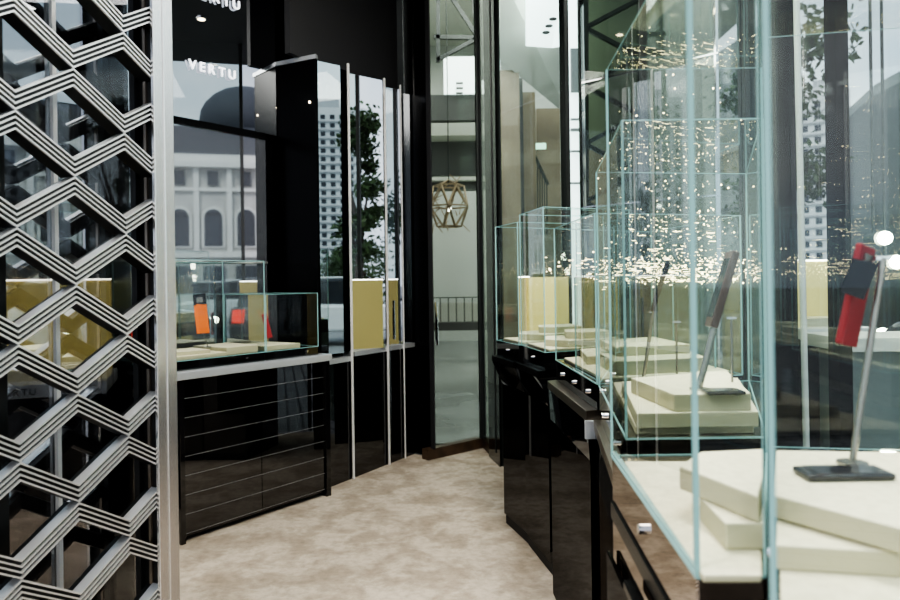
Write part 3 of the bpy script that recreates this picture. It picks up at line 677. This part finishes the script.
e_ = MB().beam(ff+n_4*-.004+V((0, 0, 1.094)), fn+n_4*-.004+V((0, 0, 1.094)), .009, .010, 'edge').build('glass_channel', [o for o in COL.objects if o.get('label', '').startswith('large near glass')][0])
cn = [o for o in COL.objects if o.get('label', '').startswith('bronzed mirror-fronted')][0]
L4 = (fn-ff).length
q = ff+n_4*.006
MB().prism([q+d_4*L4*.42+V((0, 0, .945)), q+d_4*L4*.78+V((0, 0, .945)), q+d_4*L4*.78+V((0, 0, .925)), q+d_4*L4*.42+V((0, 0, .925))], n_4*.02, 'deep').build('handle', cn, .003)
dr = MB().prism([q+V((0, 0, .90)), q+d_4*L4+V((0, 0, .90)), q+d_4*L4+V((0, 0, .55)), q+V((0, 0, .55))], n_4*.008, 'piano').build('drawer', cn, .002)
for k in (.35, .62, .9): MB().ball(q+d_4*L4*k+n_4*.014+V((0, 0, .87)), .008, 'chrome').build('knob', dr)
c3 = [o for o in COL.objects if o.get('label', '').startswith('middle black counter with steel end')][0]
fn3 = V((v3[1][0], v3[1][1], 0)); d3 = (fn3-V((v3[0][0], v3[0][1], 0))).normalized()
MB().box(fn3.x-.045, fn3.x+.06, fn3.y-.012, fn3.y, .905, .968, 'steelh').build('steel_end', c3, .002)
# glass shelf edges inside middle showcase
a = XY(571, 369, 1.09); 
t = thing('glass_box', (a[0]+.02, a[1], 1.09), 'lower inner glass box inside the middle right showcase', 'glass box')
glass_case(t, [(a[0]+.02, a[1]), (v3[1][0]+.02, v3[1][1]+.06), (1.0, 2.65), (.97, 3.05)], 1.09, 1.455, ed=.005)

def lerp2(a, b, k): return (a[0]+(b[0]-a[0])*k, a[1]+(b[1]-a[1])*k)
def quadpt(v, u, w_): return lerp2(lerp2(v[0], v[1], u), lerp2(v[3], v[2], u), w_)
def steps(v, z, spec, where):
    for i, (ring, z0, th, lb) in enumerate(spec):
        platform([quadpt(v, *p) for p in ring], z+z0, th, lb % where, G)
std = [([(.05, .06), (.95, .06), (.95, .95), (.05, .95)], 0, .012, 'thin cream base board in %s'),
       ([(.10, .25), (.55, .12), (.9, .3), (.9, .9), (.1, .9)], .012, .035, 'broad angled cream platform in %s'),
       ([(.2, .45), (.6, .35), (.8, .5), (.8, .85), (.2, .85)], .047, .035, 'upper cream platform in %s')]
steps(v1, 1.09, std, 'the farthest right showcase'); steps(v2, 1.09, std, 'the second-farthest right showcase')
steps(v3, 1.09, std[:1]+[([(.08, .2), (.45, .12), (.5, .85), (.1, .9)], .012, .035, 'far angled cream platform in %s'),
   ([(.52, .2), (.9, .16), (.92, .8), (.55, .9)], .012, .05, 'near angled cream platform in %s'),
   ([(.3, .3), (.7, .25), (.75, .8), (.3, .8)], .062, .035, 'top cream platform in %s')], 'the middle right showcase')
steps(v3b, 1.09, [([(.06, .08), (.95, .08), (.95, .92), (.06, .92)], 0, .02, 'cream base board in %s'),
   ([(.35, .10), (.985, .08), (.985, .95), (.4, .9)], .02, .035, 'wide cream platform in %s'),
   ([(.62, .12), (.975, .35), (.975, .9), (.5, .8)], .055, .04, 'angular upper cream platform in %s')], 'the half hidden right showcase')
def pxring(z, *pts): return [XY(x, y, z) for x, y in pts]
platform(pxring(1.10, (624, 461), (703, 575), (762, 575), (762, 461)), 1.09, .01, 'cream base board in the large near showcase', G)
platform(pxring(1.135, (700, 497), (725, 523), (765, 523), (765, 480), (706, 474)), 1.10, .035, 'lower angled cream platform in the large near showcase', G)
platform(pxring(1.175, (679, 463), (758, 493), (764, 470), (764, 446), (700, 449)), 1.136, .035, 'upper angled cream platform in the large near showcase', G)
def v5p(z0, th, pts, lb): platform(pxring(z0+th, *pts), z0, th, lb, G)
v5p(1.09, .012, ((780, 600), (1000, 660), (1020, 470), (778, 452)), 'cream base board in the nearest showcase')
v5p(1.102, .03, ((776, 545), (900, 552), (1000, 520), (950, 462), (778, 462)), 'lower cream platform in the nearest showcase')
v5p(1.135, .03, ((774, 495), (900, 528), (990, 500), (900, 452), (776, 450)), 'upper cream platform in the nearest showcase')
# phones on the right
fy = 1.64
phone_obj(PY(711, 327, fy), PY(733, 252, fy), (.12, 1, .0), .06, .018, 'dark phone standing tilted on a bronze stand in the large near showcase', 'brown')
stand_obj((PY(699, 400, fy).x, fy, 1.185), PY(715, 324, fy), 'bronze stand carrying the tilted dark phone', .008)
_p = XY(709, 394, 1.19); phone_obj((_p[0], _p[1]+.03, 1.19), (_p[0]+.085, _p[1]+.03, 1.19), (0, 1, 0), .05, .008, 'black phone lying flat beside the bronze stand', 'phone')
phone_obj(PY(652, 312, 2.0), PY(668, 262, 2.0), (.3, 1, .0), .05, .012, 'second dark tilted phone in the half hidden right showcase', 'phone')
stand_obj((PY(645, 380, 2.0).x, 2.02, 1.145), PY(653, 312, 2.0), 'stand under the second dark phone', .005)
for (x, y0r, y1r, Y, z, lb) in ((731, 388, 318, 1.75, 1.165, 'thin upright rod stand right of the tilted dark phone'), (676, 384, 322, 2.05, 1.145, 'thin upright rod stand behind the large near showcase corner')):
    p = PY(x, 300, Y); stand_obj((p.x, Y, z), (p.x, Y, PY(x, y1r, Y).z), lb, .003)
fz = 1.05
phone_obj(PY(845, 345, fz), PY(866, 246, fz), (1, .75, -.12), .05, .010, 'dark red leather phone leaning with black middle band in the nearest showcase', 'red', 'red')
tag(MB().prism([PY(841, 292, fz-.035), PY(864, 300, fz-.03), PY(879, 264, fz-.03), PY(853, 258, fz-.035)], (0, .003, 0), 'phone').build('black_band'), 'black leather band around the red phone', 'band')
stand_obj((PY(852, 440, fz+.0).x, fz+.0, 1.165), PY(883, 258, fz+.0), 'silver stand rod beside the red phone', .005)
ph = XY(843, 470, 1.175); 
phone_obj((ph[0]-.06, ph[1], 1.171), (ph[0]+.06, ph[1], 1.171), (0, 1, 0), .05, .009, 'black phone lying flat on the upper platform of the nearest showcase', 'phone')

# glowing beads and bars added for glints and reflected sparkle among the showcases
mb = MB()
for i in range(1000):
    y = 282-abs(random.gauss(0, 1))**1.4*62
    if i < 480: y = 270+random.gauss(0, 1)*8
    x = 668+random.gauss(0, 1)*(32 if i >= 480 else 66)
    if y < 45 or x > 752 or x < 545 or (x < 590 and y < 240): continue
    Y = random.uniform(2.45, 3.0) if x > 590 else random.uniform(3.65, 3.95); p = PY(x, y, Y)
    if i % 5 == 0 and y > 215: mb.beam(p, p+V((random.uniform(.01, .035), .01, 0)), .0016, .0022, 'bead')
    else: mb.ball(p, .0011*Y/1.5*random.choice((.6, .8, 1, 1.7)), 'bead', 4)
tag(mb.build('glint_beads'), 'tiny glowing beads and bars imitating glints seen through the right showcases', 'glints', kind='stuff')
for i, (x, y) in enumerate(((885, 238), (897, 262))):
    p = PY(x, y, 3.6); t = thing('spot_lamp', tuple(p), ['bright white spot lamp above the red phone', 'lower bright white spot lamp at the right edge'][i], 'lamp')
    MB().ball(p, .035, 'head', 6).build('bulb', t); MB().tube(p+V((0, .03, 0)), p+V((0, .14, 0)), .04, 'truss', .03).build('housing', t)
    MB().tube(p+V((0, .1, 0)), (p.x, p.y+.1, 4.0), .008, 'truss').build('rod', t)

# ------------------------------------------------------------- street world
X0 = 38
f = thing('arched_facade_building', (X0, 4, -.15), 'cream classical building with arched windows and slate attic, mirrored in the wall panels', 'building')
y0, y1 = -1.5, 24
MB().box(X0, X0+8, y0, y1, -.15, 8.4, 'facade').build('wall', f)
MB().box(X0-.5, X0+8, y0-.3, y1+.3, 8.4, 8.75, 'trim').build('cornice', f)
MB().box(X0-.25, X0+8, y0-.15, y1+.15, 8.75, 9.2, 'trim').build('cornice', f)
MB().box(X0+.3, X0+8, y0+.2, y1-.2, 9.2, 11.0, 'roof').build('attic', f)
MB().box(X0-.2, X0+1, y0-.1, y1+.1, 7.0, 7.2, 'trim').build('string_course', f)
MB().box(X0-.25, X0+1, y0-.1, y1+.1, 3.0, 3.35, 'trim').build('string_course', f)
_p, _r = WALL.hit(246, 100); _q = _p+_r*((X0+4-_p.x)/_r.x)
MB().ball((X0+4, _q.y, _q.z-1.6), 3.0, 'roof', 12, .8).build('dome', f, smooth=True)
def arch(mb, y, z0, hw, zh, x, m, depth):
    ring = [(x, y-hw, z0), (x, y+hw, z0)]+[(x, y+hw*math.cos(a), zh+hw*math.sin(a)) for a in [math.pi*k/10 for k in range(11)]]
    mb.prism(ring, (depth, 0, 0), m)
y = y0+1
while y < y1-.6:
    a = MB(); arch(a, y, 3.6, .68, 5.4, X0-.12, 'trim', .14); o = a.build('arch_surround', f)
    a = MB(); arch(a, y, 3.7, .52, 5.4, X0-.16, 'pane', .05); a.build('window', f)
    MB().box(X0-.18, X0+.1, y-.3, y+.3, 7.35, 8.2, 'pane').build('window', f)
    MB().box(X0-.2, X0+.1, y-.62, y+.62, -.15, 2.5, 'pane').build('shop_window', f)
    MB().box(X0-.22, X0+.1, y+.80, y+1.10, 3.35, 8.4, 'trim').build('pilaster', f)
    y += 1.9
# dark rosette on the attic as reflected in the gate glass
GP = Plane(tuple(GATE.at(0, 0, -.13).xy), tuple(GATE.at(.3, 0, -.13).xy))
pp, rr = GP.hit(70, 122); k = (X0+.2-pp.x)/rr.x; em = pp+rr*k
mb = MB(); ring = [(X0+.1, em.y+math.cos(a)*(.55+.18*math.cos(8*a)), 9.95+math.sin(a)*(.62+.18*math.cos(8*a))) for a in [2*math.pi*i/64 for i in range(64)]]
mb.prism(ring, (.15, 0, 0), 'ink').build('rosette', f)

def tower(c, w_, dpt, h_, fl, label, cols=5):
    t = thing('apartment_tower', (c[0], c[1], -.15), label, 'building')
    dv = V((c[0], c[1], 0)).normalized(); u = V((-dv.y, dv.x, 0)); C = V((c[0], c[1], 0))
    q = lambda a, b: C+u*a+dv*b
    MB().slab([q(-w_/2, 0), q(w_/2, 0), q(w_/2, dpt), q(-w_/2, dpt)], -.15, h_, 'tower').build('wall', t)
    n_f = int(h_/fl)
    for k in range(2, n_f):
        z = k*fl; mb = MB()
        MB().slab([q(-w_/2-.1, -.25), q(w_/2+.1, -.25), q(w_/2+.1, 0), q(-w_/2-.1, 0)], z, z+fl*.14, 'towerb').build('floor_band', t)
        mb = MB()
        for j in range(cols):
            a = -w_/2+w_*(j+.22)/cols; b = a+w_/cols*.5
            mb.slab([q(a, -.06), q(b, -.06), q(b, .02), q(a, .02)], z+fl*.34, z+fl*.86, 'pane')
        mb.build('window_row', t)
    MB().slab([q(-w_*.3, 1), q(w_*.2, 1), q(w_*.2, dpt-1), q(-w_*.3, dpt-1)], h_, h_+fl*1.2, 'towerb').build('roof_house', t)
tp1 = S1.seen(330, 280, 112); tower((tp1.x, tp1.y), 9, 8, 112*.262, 1.35, 'pale apartment tower with rows of small windows, mirrored beside the tall cabinet', 6)
tq1 = PY(826, 280, 90); tower((tq1.x, tq1.y), 6, 6, 25, 1.5, 'slim distant apartment tower seen through the nearest showcase', 4)
# grey building across the street, seen through the showcases
q = [PY(600, 280, 30), PY(660, 280, 26), PY(770, 280, 19), PY(960, 280, 14)]
t = thing('grey_office_building', (q[1].x, q[1].y, -.15), 'dark grey-green office building across the street behind the showcases', 'building')
zt = 20*.345+1.45
MB().slab([q[0], q[1], q[2], q[2]+V((3, 5, 0)), q[0]+V((3, 9, 0))], -.15, zt, 'bldg').build('wall', t)
for k in range(4):
    z = 1.9+k*1.6; MB().slab([p+V((-.1, -.25, 0)) for p in q[:3]]+[q[2]+V((0, .2, 0)), q[1]+V((0, .2, 0)), q[0]+V((0, .2, 0))], z, z+.25, 'bldg2').build('floor_band', t)
t = thing('low_grey_building', (q[2].x, q[2].y, -.15), 'lower grey building across the street at the far right', 'building')
MB().slab([q[2]+V((3.4, 1, 0)), q[3]+V((1.4, 1, 0)), q[3]+V((6, 5, 0)), q[2]+V((5, 6, 0))], -.15, 6.5, 'bldgd').build('wall', t)
MB().slab([q[2]+V((3.4, .8, 0)), q[3]+V((1.4, .8, 0)), q[3]+V((6, 5, 0)), q[2]+V((5, 6, 0))], 6.5, 6.8, 'bldg2').build('parapet', t)

def tree(c, h_, r, label, n=1500, trunk=.16, crown=.62):
    t = thing('street_tree', (c[0], c[1], -.15), label, 'tree', 'street trees')
    C = V((c[0], c[1], -.15)); mb = MB(); mb.tube(C, C+V((.1, .1, h_*.55)), trunk, 'bark', trunk*.6)
    for k in range(5):
        a = random.uniform(0, 6.28); mb.tube(C+V((.1, .1, h_*(.35+.05*k))), C+V((math.cos(a)*r*.6, math.sin(a)*r*.6, h_*(.6+.06*k))), trunk*.4, 'bark', trunk*.15, 8)
    mb.build('trunk', t); mb = MB()
    cl = [(random.uniform(-1, 1)*r*.65, random.uniform(-1, 1)*r*.65, h_*(1-crown)+random.random()*h_*crown, random.uniform(.3, .6)*r) for _ in range(16)]
    for i in range(n):
        x, y, z, q = random.choice(cl); d = V((random.gauss(0, 1), random.gauss(0, 1), random.gauss(0, .8)))*q*.5
        p = C+V((x, y, z))+d; s_ = random.uniform(.05, .13); e1 = V((random.gauss(0, 1), random.gauss(0, 1), random.gauss(0, 1))).normalized()
        e2 = e1.cross(V((random.gauss(0, 1), random.gauss(0, 1), random.gauss(0, 1)))).normalized()
        mb.poly([p-e1*s_, p+e2*s_*.5, p+e1*s_, p-e2*s_*.5], [[0, 1, 2, 3]], 'leaf')
    mb.build('foliage', t)
a = S2.seen(357, 300, 20); tree((a.x, a.y), 6.3, .75, 'leafy tree mirrored in the middle mirror leaf', 3500)
a = S1.seen(327, 300, 26); tree((a.x, a.y), 2.6, 1.6, 'low dark green tree at the foot of the apartment tower', 2500, crown=.85)
a = S2.seen(371, 300, 34); tree((a.x, a.y), 3.2, 2.4, 'broad low tree behind the cars in the middle mirror leaf', 2500, crown=.9)
a = S3.seen(408, 300, 24); tree((a.x, a.y), 4.5, 1.5, 'dark tree mirrored in the narrow leaf near the pillar', 2200)
a = PY(790, 280, 13.5); tree((a.x, a.y), 6.4, 1.0, 'tall loose tree seen through the nearest showcase', 2500)
a = PY(640, 280, 20); tree((a.x, a.y), 4.6, 1.3, 'street tree behind the large near showcase', 2200)

def car(c, ang, mat, label):
    C = V((c[0], c[1], -.12)); d = V((math.cos(ang), math.sin(ang), 0)); n2 = V((-d.y, d.x, 0))
    t = thing('parked_car', tuple(C), label, 'car', 'parked cars')
    P3 = lambda x, y, z: C+d*x+n2*y+V((0, 0, z))
    prof = [(-2.1, .35), (-2.15, .8), (-2.0, 1.05), (1.0, 1.0), (1.9, .88), (2.15, .65), (2.15, .35)]
    MB().prism([P3(x, -.9, z) for x, z in prof], n2*1.8, mat).build('body', t, .08)
    cab_ = [(-1.95, 1.03), (-1.6, 1.62), (.1, 1.65), (.95, 1.0)]
    MB().prism([P3(x, -.78, z) for x, z in cab_], n2*1.56, 'pane').build('windows', t, .06)
    MB().prism([P3(x, -.72, z) for x, z in ((-1.62, 1.62), (.12, 1.65), (.1, 1.70), (-1.55, 1.68))], n2*1.44, mat).build('roof', t, .02)
    for x in (-1.3, 1.35):
        for y in (-.92, .70): MB().tube(P3(x, y, .33), P3(x, y+.22, .33), .33, 'tyre', n=20).build('wheel', t)
    for y in (-.8, .55):
        MB().prism([P3(-2.17, y, .72), P3(-2.17, y+.25, .72), P3(-2.1, y+.25, 1.0), P3(-2.1, y, 1.0)], d*.05, 'tail').build('tail_light', t)
        q = P3(2.14, y+.1, .68); MB().ball(q, .09, 'head', 6).build('head_light', t)
    return t
a = WALL.seen(290, 320, 17); car((a.x, a.y), .25, 'card', 'dark parked car with red lights, mirrored in the lower left showcase')
a = WALL.seen(232, 310, 25); car((a.x, a.y), -1.5, 'carw', 'white car along the kerb mirrored behind the taller left showcase')
a = WALL.seen(205, 310, 38); car((a.x, a.y-.5), -1.5, 'carw', 'far white car right in front of the arched building')
a = S2.seen(348, 310, 18); car((a.x, a.y), 1.3, 'carw', 'white car parked near the mirrored apartment tower')
a = PY(875, 300, 10.5); car((a.x+1.8, a.y-1.5), 2.2, 'carg', 'grey car seen through the nearest showcase')
a = PY(680, 300, 11.5); car((a.x, a.y), 2.9, 'card', 'dark car facing the shop behind the large near showcase')
